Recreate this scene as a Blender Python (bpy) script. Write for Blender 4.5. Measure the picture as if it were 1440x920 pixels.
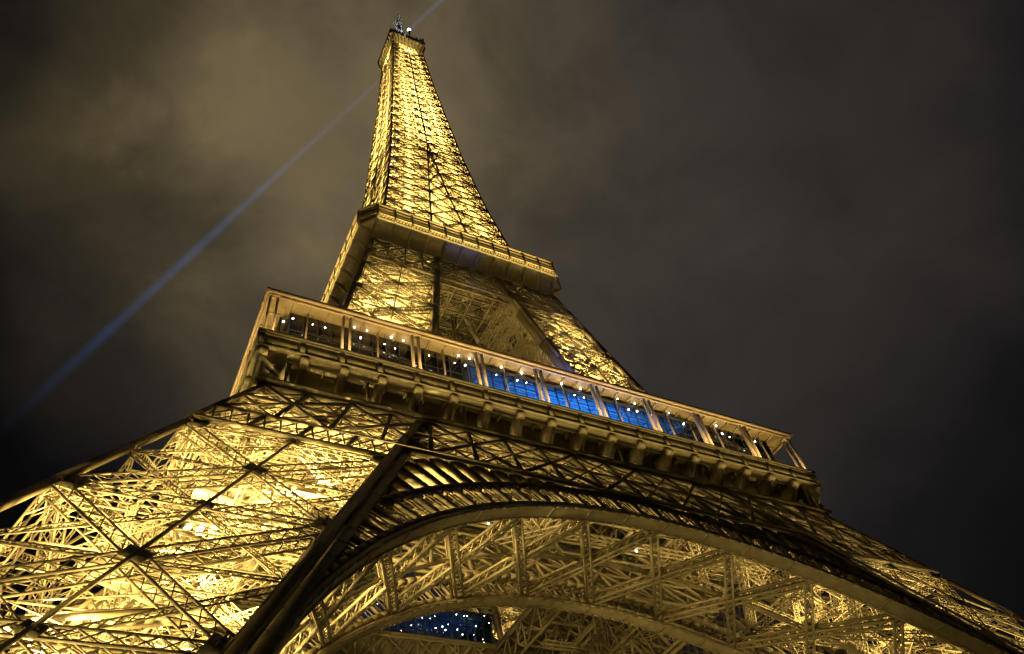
import bpy, math, random
import numpy as np
from mathutils import Vector, Matrix
random.seed(7)
R = math.radians
scene = bpy.context.scene
for o in list(bpy.data.objects):
    bpy.data.objects.remove(o)
col = scene.collection

# ------------------------------------------------------------------ camera
cam_d = bpy.data.cameras.new('camera')
cam = bpy.data.objects.new('camera', cam_d)
col.objects.link(cam)
YAW, PITCH, ROLL = 0.591, 0.890, -0.193
fw = Vector((math.sin(YAW)*math.cos(PITCH), math.cos(YAW)*math.cos(PITCH), math.sin(PITCH)))
rt0 = Vector((math.cos(YAW), -math.sin(YAW), 0))
up0 = rt0.cross(fw)
rt = rt0*math.cos(ROLL) + up0*math.sin(ROLL)
up = up0*math.cos(ROLL) - rt0*math.sin(ROLL)
cam.matrix_world = Matrix(((rt.x, up.x, -fw.x, -41.058), (rt.y, up.y, -fw.y, -81.626),
                           (rt.z, up.z, -fw.z, 1.685), (0, 0, 0, 1)))
cam_d.sensor_width = 36
cam_d.lens = 1021.5/1440*36
cam_d.shift_x = 39.1/1440
cam_d.shift_y = -11.3/1440
cam_d.clip_start = 0.1
cam_d.clip_end = 6000
scene.camera = cam

# ------------------------------------------------------------------ world: cloudy night sky over a city
world = bpy.data.worlds.new('World')
scene.world = world
world.use_nodes = True
wn, wl = world.node_tree.nodes, world.node_tree.links
wn.clear()

def wnode(t, **kw):
    n = wn.new(t)
    for k, v in kw.items():
        setattr(n, k, v)
    return n

def wmath(op, a, b=None, clamp=False):
    n = wnode('ShaderNodeMath', operation=op, use_clamp=clamp)
    for i, v in enumerate((a, b)):
        if v is None:
            continue
        if isinstance(v, (int, float)):
            n.inputs[i].default_value = v
        else:
            wl.new(v, n.inputs[i])
    return n.outputs[0]

wout = wnode('ShaderNodeOutputWorld')
geo = wnode('ShaderNodeTexCoord')
sky = wnode('ShaderNodeTexSky', sky_type='NISHITA', sun_disc=False)
sky.sun_elevation = R(-8)
sky.sun_rotation = R(200)
bg_sky = wnode('ShaderNodeBackground')
wl.new(sky.outputs[0], bg_sky.inputs[0])
bg_sky.inputs[1].default_value = 0.05

def wdot(v, name=None):
    n = wnode('ShaderNodeVectorMath', operation='DOT_PRODUCT')
    wl.new(geo.outputs['Generated'], n.inputs[0])
    n.inputs[1].default_value = Vector(v).normalized()
    return n.outputs['Value']

def wnoise(scale, detail, rough, seed):
    m = wnode('ShaderNodeMapping')
    m.inputs['Location'].default_value = (seed, seed*.7, seed*1.3)
    wl.new(geo.outputs['Generated'], m.inputs[0])
    n = wnode('ShaderNodeTexNoise')
    n.inputs['Scale'].default_value = scale
    n.inputs['Detail'].default_value = detail
    n.inputs['Roughness'].default_value = rough
    n.inputs['Distortion'].default_value = 0.35
    wl.new(m.outputs[0], n.inputs['Vector'])
    return n.outputs['Fac']

def wramp(v, pts, interp='EASE'):
    r = wnode('ShaderNodeValToRGB')
    r.color_ramp.interpolation = interp
    els = r.color_ramp.elements
    while len(els) < len(pts):
        els.new(0.5)
    for e, (p, c) in zip(els, pts):
        e.position = p
        e.color = c if len(c) == 4 else (*c, 1)
    wl.new(v, r.inputs[0])
    return r.outputs[0]

def wmix(f, a, b, mode='MIX'):
    n = wnode('ShaderNodeMix', data_type='RGBA', blend_type=mode)
    if isinstance(f, (int, float)):
        n.inputs['Factor'].default_value = f
    else:
        wl.new(f, n.inputs['Factor'])
    for i, v in ((6, a), (7, b)):
        if isinstance(v, tuple):
            n.inputs[i].default_value = (*v, 1)
        else:
            wl.new(v, n.inputs[i])
    return n.outputs[2]

GLOW = (0.10, 0.37, 0.92)            # low cloud lit by the floodlit tower
big = wnoise(2.2, 3, 0.5, 3.1)
fine = wnoise(5.5, 6, 0.58, 8.4)
swirl = wmath('ADD', wmath('MULTIPLY', wmath('SUBTRACT', big, 0.5), 0.10), wmath('MULTIPLY', wmath('SUBTRACT', fine, 0.5), 0.07))
warm = wramp(wmath('ADD', wdot(GLOW), swirl), [(0.86, (0, 0, 0)), (0.925, (.013, .0102, .0055)), (0.965, (.042, .031, .012)), (1.0, (.112, .082, .035))], 'LINEAR')
grey = wramp(wmath('ADD', wdot((0.40, 0.36, 0.84)), wmath('MULTIPLY', swirl, 0.6)), [(0.74, (.0022, .0022, .0026)), (0.85, (.0092, .0084, .0090)), (0.92, (.0265, .0232, .0210)), (1.0, (.041, .0345, .0285))], 'LINEAR')
cloudy = wmix(1.0, warm, grey, 'ADD')
patch = wramp(wmath('ADD', wmath('MULTIPLY', big, 0.5), wmath('MULTIPLY', fine, 0.5)), [(0.36, (.80, .80, .81)), (0.5, (.98, .98, .98)), (0.64, (1.17, 1.15, 1.12))])
cloudy = wmix(1.0, cloudy, patch, 'MULTIPLY')
bg_cloud = wnode('ShaderNodeBackground')
wl.new(cloudy, bg_cloud.inputs[0])
bg_cloud.inputs[1].default_value = 1.0
wadd = wnode('ShaderNodeAddShader')
wl.new(bg_sky.outputs[0], wadd.inputs[0])
wl.new(bg_cloud.outputs[0], wadd.inputs[1])
wl.new(wadd.outputs[0], wout.inputs[0])

scene.view_settings.view_transform = 'Standard'
scene.view_settings.look = 'None'
scene.view_settings.exposure = 0
scene.view_settings.gamma = 1
scene.view_settings.use_curve_mapping = False
cy = scene.cycles
cy.max_bounces = 4
cy.diffuse_bounces = 1
cy.glossy_bounces = 2
cy.transmission_bounces = 2
cy.volume_bounces = 0
cy.transparent_max_bounces = 8
cy.use_denoising = True
cy.use_light_tree = True
cy.use_adaptive_sampling = False
cy.sample_clamp_indirect = 4
cy.caustics_reflective = False
cy.caustics_refractive = False

# ------------------------------------------------------------------ materials
def material(name, c1, c2, rough=0.6, scale=0.6, metallic=0.0, bump=0.0, streak=1.0):
    m = bpy.data.materials.new(name)
    m.use_nodes = True
    n, l = m.node_tree.nodes, m.node_tree.links
    b = n['Principled BSDF']
    b.inputs['Roughness'].default_value = rough
    b.inputs['Metallic'].default_value = metallic
    tc = n.new('ShaderNodeTexCoord')
    mp = n.new('ShaderNodeMapping')
    mp.inputs['Scale'].default_value = (1, 1, streak)
    l.new(tc.outputs['Object'], mp.inputs[0])
    t = n.new('ShaderNodeTexNoise')
    t.inputs['Scale'].default_value = scale
    t.inputs['Detail'].default_value = 5
    t.inputs['Roughness'].default_value = 0.65
    l.new(mp.outputs[0], t.inputs['Vector'])
    r = n.new('ShaderNodeValToRGB')
    r.color_ramp.elements[0].position = 0.32
    r.color_ramp.elements[0].color = (*c1, 1)
    r.color_ramp.elements[1].position = 0.68
    r.color_ramp.elements[1].color = (*c2, 1)
    l.new(t.outputs['Fac'], r.inputs[0])
    l.new(r.outputs[0], b.inputs['Base Color'])
    if bump:
        bp = n.new('ShaderNodeBump')
        bp.inputs['Strength'].default_value = bump
        l.new(t.outputs['Fac'], bp.inputs['Height'])
        l.new(bp.outputs[0], b.inputs['Normal'])
    return m

def emitter(name, color, strength):
    m = bpy.data.materials.new(name)
    m.use_nodes = True
    b = m.node_tree.nodes['Principled BSDF']
    b.inputs['Base Color'].default_value = (0.8, 0.8, 0.8, 1)
    b.inputs['Emission Color'].default_value = (*color, 1)
    b.inputs['Emission Strength'].default_value = strength
    m.cycles.emission_sampling = 'NONE'              # far too small to light anything; their floodlights do that
    return m

IRON = material('iron_paint', (0.25, 0.19, 0.12), (0.40, 0.31, 0.20), 0.55, 0.5)
IRON_WEB = material('iron_lattice_paint', (0.29, 0.225, 0.14), (0.43, 0.335, 0.21), 0.55, 0.7)
PLATE = material('iron_plate_paint', (0.24, 0.185, 0.115), (0.38, 0.30, 0.19), 0.5, 1.3, bump=0.15, streak=0.35)
COPPER = material('gallery_lacquer', (0.44, 0.32, 0.19), (0.57, 0.43, 0.27), 0.4, 1.0)
CEIL = material('gallery_ceiling_paint', (0.36, 0.27, 0.13), (0.48, 0.36, 0.17), 0.6, 0.8)
DARK = material('dark_metal', (0.03, 0.028, 0.025), (0.06, 0.055, 0.05), 0.5, 1.5)
GLASS = material('dark_glazing', (0.010, 0.011, 0.013), (0.020, 0.021, 0.024), 0.08, 0.4)
STONE = material('pier_masonry', (0.28, 0.26, 0.22), (0.40, 0.37, 0.32), 0.85, 1.2, bump=0.2)
PAVE = material('plaza_paving', (0.16, 0.15, 0.14), (0.24, 0.23, 0.21), 0.9, 0.25, bump=0.1)
WHITE = material('white_mast_paint', (0.60, 0.60, 0.58), (0.75, 0.75, 0.73), 0.5, 1.0)
LAMP = emitter('lamp_glass', (1.0, 0.97, 0.90), 22.0)
BEACON = emitter('beacon_lens', (0.55, 0.78, 1.0), 30.0)

def tinted_glass():
    m = bpy.data.materials.new('window_glass')
    m.use_nodes = True
    n, l = m.node_tree.nodes, m.node_tree.links
    n.clear()
    out = n.new('ShaderNodeOutputMaterial')
    tr = n.new('ShaderNodeBsdfTransparent')
    tr.inputs[0].default_value = (0.50, 0.72, 1.0, 1)  # blue tint deepens the blue light seen through the pane
    gl = n.new('ShaderNodeBsdfGlossy')
    gl.inputs['Roughness'].default_value = 0.04
    mx = n.new('ShaderNodeMixShader')
    mx.inputs[0].default_value = 0.06
    l.new(tr.outputs[0], mx.inputs[1])
    l.new(gl.outputs[0], mx.inputs[2])
    l.new(mx.outputs[0], out.inputs[0])
    return m
TINTED = tinted_glass()
INNER = material('pavilion_interior_paint', (0.42, 0.43, 0.45), (0.62, 0.63, 0.65), 0.6, 0.9)

# ------------------------------------------------------------------ mesh builder
def V3(*a):
    return np.array(a, float)

def unit(v):
    return v/(np.linalg.norm(v)+1e-12)

class MB:
    """collects box bars, boxes and loose faces; link() makes ONE mesh object of them"""
    def __init__(self):
        self.b = []
        self.v = []
        self.f = []
        self.nv = 0

    def bar(self, p, q, w, h=None, n=(0, 0, 1)):
        self.b.append((*p, *q, *n, w, w if h is None else h))

    def poly(self, pts, faces):
        o = self.nv
        self.v.extend([tuple(p) for p in pts])
        self.nv += len(pts)
        self.f.extend([tuple(i+o for i in f) for f in faces])

    def box(self, c, s, ax=None):
        c = np.array(c, float)
        X, Y, Z = (V3(1, 0, 0), V3(0, 1, 0), V3(0, 0, 1)) if ax is None else ax
        pts = [c + X*s[0]/2*i + Y*s[1]/2*j + Z*s[2]/2*k for k in (-1, 1) for j in (-1, 1) for i in (-1, 1)]
        self.poly(pts, [(0, 2, 3, 1), (4, 5, 7, 6), (0, 1, 5, 4), (2, 6, 7, 3), (0, 4, 6, 2), (1, 3, 7, 5)])

    def sweep(self, outline, offs):
        """prism: closed outline (list of 3d points) moved by vector offs"""
        n = len(outline)
        a = [np.array(p, float) for p in outline]
        pts = a + [p+np.array(offs, float) for p in a]
        fs = [tuple(range(n-1, -1, -1)), tuple(range(n, 2*n))] + [(i, (i+1) % n, n+(i+1) % n, n+i) for i in range(n)]
        self.poly(pts, fs)

    def strip(self, rows):
        """quad strip of point rows (grid)"""
        m = len(rows[0])
        pts = [p for r in rows for p in r]
        self.poly(pts, [(i*m+j, i*m+j+1, (i+1)*m+j+1, (i+1)*m+j) for i in range(len(rows)-1) for j in range(m-1)])

    def tube(self, p, q, r0, r1=None, n=12):
        p, q = np.array(p, float), np.array(q, float)
        r1 = r0 if r1 is None else r1
        t = unit(q-p)
        a = unit(np.cross(t, V3(0, 0, 1) if abs(t[2]) < .9 else V3(1, 0, 0)))
        b = np.cross(t, a)
        ring = [(math.cos(2*math.pi*i/n), math.sin(2*math.pi*i/n)) for i in range(n)]
        pts = [p+(a*c+b*s)*r0 for c, s in ring]+[q+(a*c+b*s)*r1 for c, s in ring]
        self.poly(pts, [(i, (i+1) % n, n+(i+1) % n, n+i) for i in range(n)]+[tuple(range(n-1, -1, -1)), tuple(range(n, 2*n))])

    def ball(self, c, r, n=8, m=5):
        c = np.array(c, float)
        pts = [c+V3(0, 0, r)]
        for i in range(1, m):
            a = math.pi*i/m
            pts += [c+r*V3(math.sin(a)*math.cos(2*math.pi*j/n), math.sin(a)*math.sin(2*math.pi*j/n), math.cos(a)) for j in range(n)]
        pts.append(c-V3(0, 0, r))
        fs = [(0, 1+j, 1+(j+1) % n) for j in range(n)]
        for i in range(m-2):
            fs += [(1+i*n+j, 1+(i+1)*n+j, 1+(i+1)*n+(j+1) % n, 1+i*n+(j+1) % n) for j in range(n)]
        L = len(pts)-1
        fs += [(L, 1+(m-2)*n+(j+1) % n, 1+(m-2)*n+j) for j in range(n)]
        self.poly(pts, fs)

    def mesh(self, name, mat):
        nb = len(self.b)
        vs = np.array(self.v, float).reshape(-1, 3)
        loops = [i for f in self.f for i in f]
        tot = [len(f) for f in self.f]
        if nb:
            B = np.array(self.b)
            p, q, n, w, h = B[:, :3], B[:, 3:6], B[:, 6:9], B[:, 9:10], B[:, 10:11]
            t = q-p
            t = t/(np.linalg.norm(t, axis=1, keepdims=True)+1e-12)
            par = np.abs((t*n).sum(1)) > 0.995
            n = np.where(par[:, None], np.array([[0.31, 0.95, 0.05]]), n)
            s = np.cross(t, n)
            s /= np.linalg.norm(s, axis=1, keepdims=True)+1e-12
            u = np.cross(s, t)
            cs = [p-s*w/2-u*h/2, p+s*w/2-u*h/2, p+s*w/2+u*h/2, p-s*w/2+u*h/2,
                  q-s*w/2-u*h/2, q+s*w/2-u*h/2, q+s*w/2+u*h/2, q-s*w/2+u*h/2]
            bv = np.stack(cs, 1).reshape(-1, 3)
            fc = np.array([[0, 1, 5, 4], [1, 2, 6, 5], [2, 3, 7, 6], [3, 0, 4, 7], [3, 2, 1, 0], [4, 5, 6, 7]])
            bl = (fc[None]+np.arange(nb)[:, None, None]*8+len(vs)).reshape(-1)
            vs = np.concatenate([vs, bv])
            loops = np.concatenate([np.array(loops, int), bl])
            tot = np.concatenate([np.array(tot, int), np.full(nb*6, 4)])
        loops = np.asarray(loops, np.int32)
        tot = np.asarray(tot, np.int32)
        me = bpy.data.meshes.new(name)
        me.vertices.add(len(vs))
        me.vertices.foreach_set('co', np.ascontiguousarray(vs, np.float32).ravel())
        me.loops.add(len(loops))
        me.loops.foreach_set('vertex_index', loops)
        me.polygons.add(len(tot))
        me.polygons.foreach_set('loop_start', np.concatenate([[0], np.cumsum(tot)[:-1]]).astype(np.int32))
        me.polygons.foreach_set('loop_total', tot)
        me.update(calc_edges=True)
        me.validate()
        me.materials.append(mat)
        return me

    def link(self, name, mat, parent=None):
        o = bpy.data.objects.new(name, self.mesh(name, mat))
        col.objects.link(o)
        if parent is not None:
            o.parent = parent
        return o

def tag(o, label, cat, group=None, kind=None):
    if label:
        o['label'] = label
    if cat:
        o['category'] = cat
    if group:
        o['group'] = group
    if kind:
        o['kind'] = kind
    return o

def empty(name, loc=(0, 0, 0)):
    o = bpy.data.objects.new(name, None)
    o.location = loc
    col.objects.link(o)
    return o

def copy_tree(o, parent):
    c = o.copy()
    col.objects.link(c)
    c.parent = parent
    for ch in [x for x in col.objects if x.parent == o]:
        copy_tree(ch, c)
    return c

def quarter(part, ks=(1, 2, 3)):
    """the same part on the other sides of the tower"""
    out = [part]
    for k in ks:
        c = copy_tree(part, part.parent)
        c.rotation_euler.z = k*math.pi/2
        out.append(c)
    return out

# lattice girder: four chords, zigzag webs front and back, ties through the depth
def lat(mb, p, q, n, w, d=0.0, ch=0.15, wb=0.09, step=None, cross=True):
    p, q, n = np.array(p, float), np.array(q, float), unit(np.array(n, float))
    L = np.linalg.norm(q-p)
    if L < 0.3:
        return
    t = (q-p)/L
    n = unit(n-t*(n@t))
    s = np.cross(n, t)
    k = max(1, int(round(L/(step or w))))
    a = s*(w-ch)/2
    layers = [V3(0, 0, 0)] if d == 0 else [V3(0, 0, 0), -n*d]
    for o in layers:
        mb.bar(p+a+o, q+a+o, ch, ch, n)
        mb.bar(p-a+o, q-a+o, ch, ch, n)
        for i in range(k):
            u, v = p+o+t*L*i/k, p+o+t*L*(i+1)/k
            sg = 1 if i % 2 else -1
            mb.bar(u+a*sg, v-a*sg, wb, wb*.6, n)
            if cross:
                mb.bar(u-a*sg, v+a*sg, wb, wb*.6, n)
    if d:
        for i in range(k):
            u, v = p+t*L*i/k, p+t*L*(i+1)/k
            for sg in (1, -1):
                mb.bar(u+a*sg, v+a*sg-n*d, wb, wb*.6, s)

def plate(mb, c, n, t, w, l, th=0.08):
    n = unit(np.array(n, float))
    t = unit(np.array(t, float)-n*(np.array(t, float)@n))
    s = np.cross(n, t)
    mb.box(c, (w, l, th), (s, t, n))

# ------------------------------------------------------------------ tower profile (metres)
ZH = [0, 50, 57.6, 77.6, 93, 108, 116, 128, 150, 180, 228, 276]
HH = [60.4, 34.97, 30.9, 24.7, 21.5, 18.5, 16.7, 14.35, 12.0, 9.85, 7.3, 5.38]
ZI = [0, 57.6, 78, 101, 116, 128, 150, 180, 400]
II = [45.0, 16.0, 11.5, 7.5, 5.2, 4.2, 2.3, 0.0, 0.0]
def H(z):
    return float(np.interp(z, ZH, HH))
def I(z):
    return float(np.interp(z, ZI, II))
NF = unit(V3(0, -1, 0.45))             # outward normal of the inclined front face
ARC_Z, ARC_R, ARC_O = 1.1, 38.5, 42.0

# ------------------------------------------------------------------ ground
g = MB()
g.poly([(-3000, -3000, 0), (3000, -3000, 0), (3000, 3000, 0), (-3000, 3000, 0)], [(0, 1, 2, 3)])
tag(g.link('ground', PAVE), 'grey paved plaza under the tower', None, kind='structure')

# ------------------------------------------------------------------ the tower
tower = tag(empty('lattice_tower'), 'tall wrought iron lattice tower floodlit in gold, with arches, two galleries and a spire', 'tower')

def face_panels(mb, A, B, N, levels, w, d, ch, wb, sub=True, plates=True, vert=True, top=True, step=None):
    """one face of a leg: girders at each level, a lattice cross, a middle post and node plates"""
    for i in range(len(levels)-1):
        z0, z1 = levels[i], levels[i+1]
        a0, b0, a1, b1 = A(z0), B(z0), A(z1), B(z1)
        n = unit(np.cross(b0-a0, a1-a0))
        if n@N < 0:
            n = -n
        m0, m1 = (a0+b0)/2, (a1+b1)/2
        c = (m0+m1)/2
        lat(mb, a0, b0, n, w*.95, d, ch, wb, step)
        lat(mb, a0, b1, n, w, d, ch, wb, step)
        lat(mb, b0, a1, n, w, d, ch, wb, step)
        if vert:
            mb.bar(m0+n*.12, m1+n*.12, .16, .16, n)
        if plates:
            plate(mb, c+n*.08, n, a1-a0, w*1.25, w*1.1, .1)
            plate(mb, m0+n*.06, n, a1-a0, w*.9, w*.8, .1)
            for e, f in ((a0, b0), (b0, a0)):
                plate(mb, e+(f-e)*.05+n*.05, n, a1-a0, w*1.2, w*1.6, .1)
        if sub:
            ea, eb = (a0+a1)/2, (b0+b1)/2
            for u, v in ((m0, ea), (m0, eb), (m1, ea), (m1, eb)):
                lat(mb, u-n*d*.5, v-n*d*.5, n, w*.5, 0, ch*.7, wb*.8, w*.6)
            lat(mb, ea-n*d*.3, eb-n*d*.3, n, w*.4, 0, ch*.7, wb*.8, w*.6)
    if top:
        z1 = levels[-1]
        lat(mb, A(z1), B(z1), N, w, d, ch, wb, step)

def corner(mb, P, levels, size, n):
    for z0, z1 in zip(levels[:-1], levels[1:]):
        a, b = P(z0), P(z1)
        t = unit(b-a)
        mb.bar(a-t*.05, b+t*.05, size, size, n)

def make_leg(name, lv, fine, sizes, w, d, ch, wb, kwargs, tracks=True):
    """a leg is a box of four corner girders; built at the front left corner"""
    P = {(i, j): (lambda z, i=i, j=j: V3(-(H(z) if i else I(z)), -(H(z) if j else I(z)), z)) for i in (0, 1) for j in (0, 1)}
    root = MB()
    for z in lv[1:-1]:                              # stiffening frames across the leg
        a, b, c, e = P[1, 1](z), P[0, 1](z), P[0, 0](z), P[1, 0](z)
        lat(root, a, c, (0, 0, 1), w*.8, 0, ch, wb)
        lat(root, b, e, (0, 0, 1), w*.8, 0, ch, wb)
        m = [(a+b)/2, (b+c)/2, (c+e)/2, (e+a)/2]
        for k in range(4):
            lat(root, m[k], m[(k+1) % 4], (0, 0, 1), w*.6, 0, ch*.8, wb)
    if tracks:
        for z0, z1 in zip(lv[:-1], lv[1:]):          # light beams running across the leg at many levels
            for f, v in ((.2, .3), (.5, .15), (.62, .45), (.78, .8), (.9, .3)):
                z = z0+(z1-z0)*f
                a, b, c, e = P[1, 1](z), P[0, 1](z), P[0, 0](z), P[1, 0](z)
                lat(root, a*(1-v)+e*v, b*(1-v)+c*v, (0, -.5, .8), .6, 0, .10, .055, .8)
                if f in (.2, .62, .9):
                    lat(root, a*(1-v)+b*v, e*(1-v)+c*v, (-.5, 0, .8), .6, 0, .10, .055, .8)
    leg = root.link(name, IRON_WEB, tower)
    for (i, j), s in sizes.items():
        m = MB()
        corner(m, P[i, j], fine, s, (0, -1, 0))
        m.link('corner_girder', IRON, leg)
    for A, B, N in ((P[1, 1], P[0, 1], V3(0, -1, .3)), (P[1, 1], P[1, 0], V3(-1, 0, .3)),
                    (P[1, 0], P[0, 0], V3(0, 1, -.3)), (P[0, 1], P[0, 0], V3(1, 0, -.3))):
        m = MB()
        outer = N[1] < -.5 or N[0] < -.5
        face_panels(m, A, B, N, lv, w if outer else w*.85, d, ch, wb, sub=outer or name == 'upper_leg', plates=outer, vert=outer, **kwargs)
        m.link('face_lattice', IRON_WEB, leg)
    if tracks:
        mid = lambda z, u, v: (P[1, 1](z)*(1-u)+P[0, 1](z)*u)*(1-v)+(P[1, 0](z)*(1-u)+P[0, 0](z)*u)*v
        for u in (.36, .64):                        # inclined lift tracks
            m = MB()
            for z0, z1 in zip(fine[:-1], fine[1:]):
                lat(m, mid(z0, u, .62), mid(z1, u, .62), (0, 1, -.4), 2.0, .9, .16, .1, 1.6)
            m.link('lift_track', IRON_WEB, leg)
        m = MB()                                    # stairs zigzagging up the leg
        z, s = lv[0]+.3, 0
        while z < lv[-1]-3:
            u0, u1 = (.25, .72) if s % 2 == 0 else (.72, .25)
            p, q = mid(z, u0, .36), mid(z+2.6, u1, .36)
            wv = unit(np.cross(q-p, V3(0, 0, 1)))*.7
            m.bar(p+wv, q+wv, .12, .32, (0, 0, 1))
            m.bar(p-wv, q-wv, .12, .32, (0, 0, 1))
            m.bar(p+wv+V3(0, 0, 1), q+wv+V3(0, 0, 1), .07, .07)
            m.bar(p-wv+V3(0, 0, 1), q-wv+V3(0, 0, 1), .07, .07)
            for k in range(10):
                c = p+(q-p)*(k+.5)/10
                m.bar(c+wv, c-wv, .42, .05, (0, 0, 1))
            m.box(q, (1.2, 1.2, .1))
            z += 2.6
            s += 1
        m.link('stair_flight', PLATE, leg)
    return leg, P, mid if tracks else None

# lower legs: ground to first platform
LV1 = [0.6, 6.5, 17.8, 29.0, 40.2, 51.4]
legA, P1, mid1 = make_leg('leg', LV1, [0.6, 6.5, 12, 17.8, 23.4, 29, 34.6, 40.2, 45.8, 51.4, 57.0],
                          {(1, 1): .42, (0, 1): .85, (1, 0): .3, (0, 0): .5}, 1.0, .8, .105, .065, dict(step=1.05))
# wide plated edge along the inner side of the leg, where the arch springs
def edge_plates(P, za, zb, wid, deep, mirrored=False):
    """plated inner edge of a leg; mirrored: along the edge of its other inner side"""
    sw = (lambda v: V3(v[1], v[0], v[2])) if mirrored else (lambda v: v)
    m = MB()
    a, b = P[0, 1](za), P[0, 1](zb)
    t = unit(b-a)
    nx = unit(V3(1, 0, 0)-t*t[0])                    # across the face, towards the arch
    nn = np.cross(t, nx)
    if nn[1] > 0:
        nn = -nn
    L = np.linalg.norm(b-a)
    ax = tuple(sw(v) for v in (nx, t, nn))
    m.box(sw((a+b)/2+nx*(.42+wid/2)+nn*.05), (wid, L, .4), ax)
    m.box(sw((a+b)/2+nx*(.36+wid)-nn*(deep/2+.15)), (.14, L, deep), ax)
    m.box(sw((a+b)/2+nn*.46), (.7, L, .06), ax)
    for k in range(1, 30):
        m.box(sw(a+(b-a)*k/30+nx*(.42+wid/2)+nn*.255), (wid+.03, .07, .03), ax)
    return m
edge_plates(P1, .6, 51.2, .75, 1.2).link('edge_plate', PLATE, legA)
m = MB()
c = P1[1, 1](0)+P1[0, 0](0)
m.box((c[0]/2, c[1]/2, .3), (20, 20, .6))
for i in (0, 1):
    for j in (0, 1):
        p = P1[i, j](0)
        m.box((p[0], p[1], .9), (3.2, 3.2, .6))
m.link('pier', STONE, legA)
legs = quarter(legA)
edge_plates(P1, .6, 51.2, .75, 1.2, True).link('edge_plate', PLATE, legs[1])

# upper legs: first to second platform
LV2 = [57.6, 68.5, 79.0, 89.0, 98.5, 104.5]
legB, P2, mid2 = make_leg('upper_leg', LV2, [57.6, 63, 68.5, 74, 79, 84, 89, 94, 98.5, 104.5, 110, 116],
                          {(1, 1): .7, (0, 1): .95, (1, 0): .7, (0, 0): .7}, .9, .7, .13, .08, dict(step=1.0))
def upper_edge(mirrored):
    m = MB()
    for z0, z1 in zip(LV2[:-1], LV2[1:]):
        a, b = P2[0, 1](z0), P2[0, 1](z1)
        o1, o2 = V3(.45, .7, 0), V3(.1, -.5, -.15)
        if mirrored:
            a, b, o1, o2 = V3(a[1], a[0], a[2]), V3(b[1], b[0], b[2]), V3(.7, .45, 0), V3(-.5, .1, -.15)
        m.bar(a+o1, b+o1, *((1.3, .16) if mirrored else (.16, 1.3)), (0, 1, .3))
        m.bar(a+o2, b+o2, *((.06, .7) if mirrored else (.7, .06)), (0, 1, .3))
    return m
upper_edge(False).link('edge_plate', PLATE, legB)
ulegs = quarter(legB)
upper_edge(True).link('edge_plate', PLATE, ulegs[1])

# ------------------------------------------------------------------ arches
def arc_pt(Rr, th, w, dy=0.0):
    x, z = Rr*math.cos(th), ARC_Z+Rr*math.sin(th)
    return V3(x, -w(z)+dy, z)

def slot_cell(mb, r0, r1, t0, t1, w, th=.3, edge=.22, cap=.8):
    """plate over one radial cell with a round-headed opening cut through it"""
    tm = (t0+t1)/2
    hw_ = (t1-t0)/2
    iw_ = hw_*(1-edge)
    ri0 = r0+.15
    rr = r1-.25-iw_*r1
    ins, outs = [], []
    K = 6
    for k in range(K+1):
        a = math.pi*k/K
        ins.append((rr+math.sin(a)*iw_*r1, tm+math.cos(a)*iw_))
        c, s = math.cos(a), math.sin(a)
        sc = 1/max(abs(c), abs(s), 1e-6)
        outs.append((rr+(r1-rr)*min(1, s*sc), tm+hw_*max(-1, min(1, c*sc))))
    ins = [(ri0, tm+iw_)]+ins+[(ri0, tm-iw_)]
    outs = [(r0, tm+hw_)]+outs+[(r0, tm-hw_)]
    n = len(ins)
    rows = []
    for dy in (0, th):
        rows.append([arc_pt(r, t, w, dy) for r, t in ins])
        rows.append([arc_pt(r, t, w, dy) for r, t in outs])
    a, b, c, d = rows
    pts = a+b+c+d
    fs = []
    for i in range(n-1):
        fs.append((i, i+1, n+i+1, n+i))
        fs.append((2*n+i, 3*n+i, 3*n+i+1, 2*n+i+1))
        fs.append((i, 2*n+i, 2*n+i+1, i+1))
    fs.append((0, n, 2*n-1, n-1))
    mb.poly(pts, fs)

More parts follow.
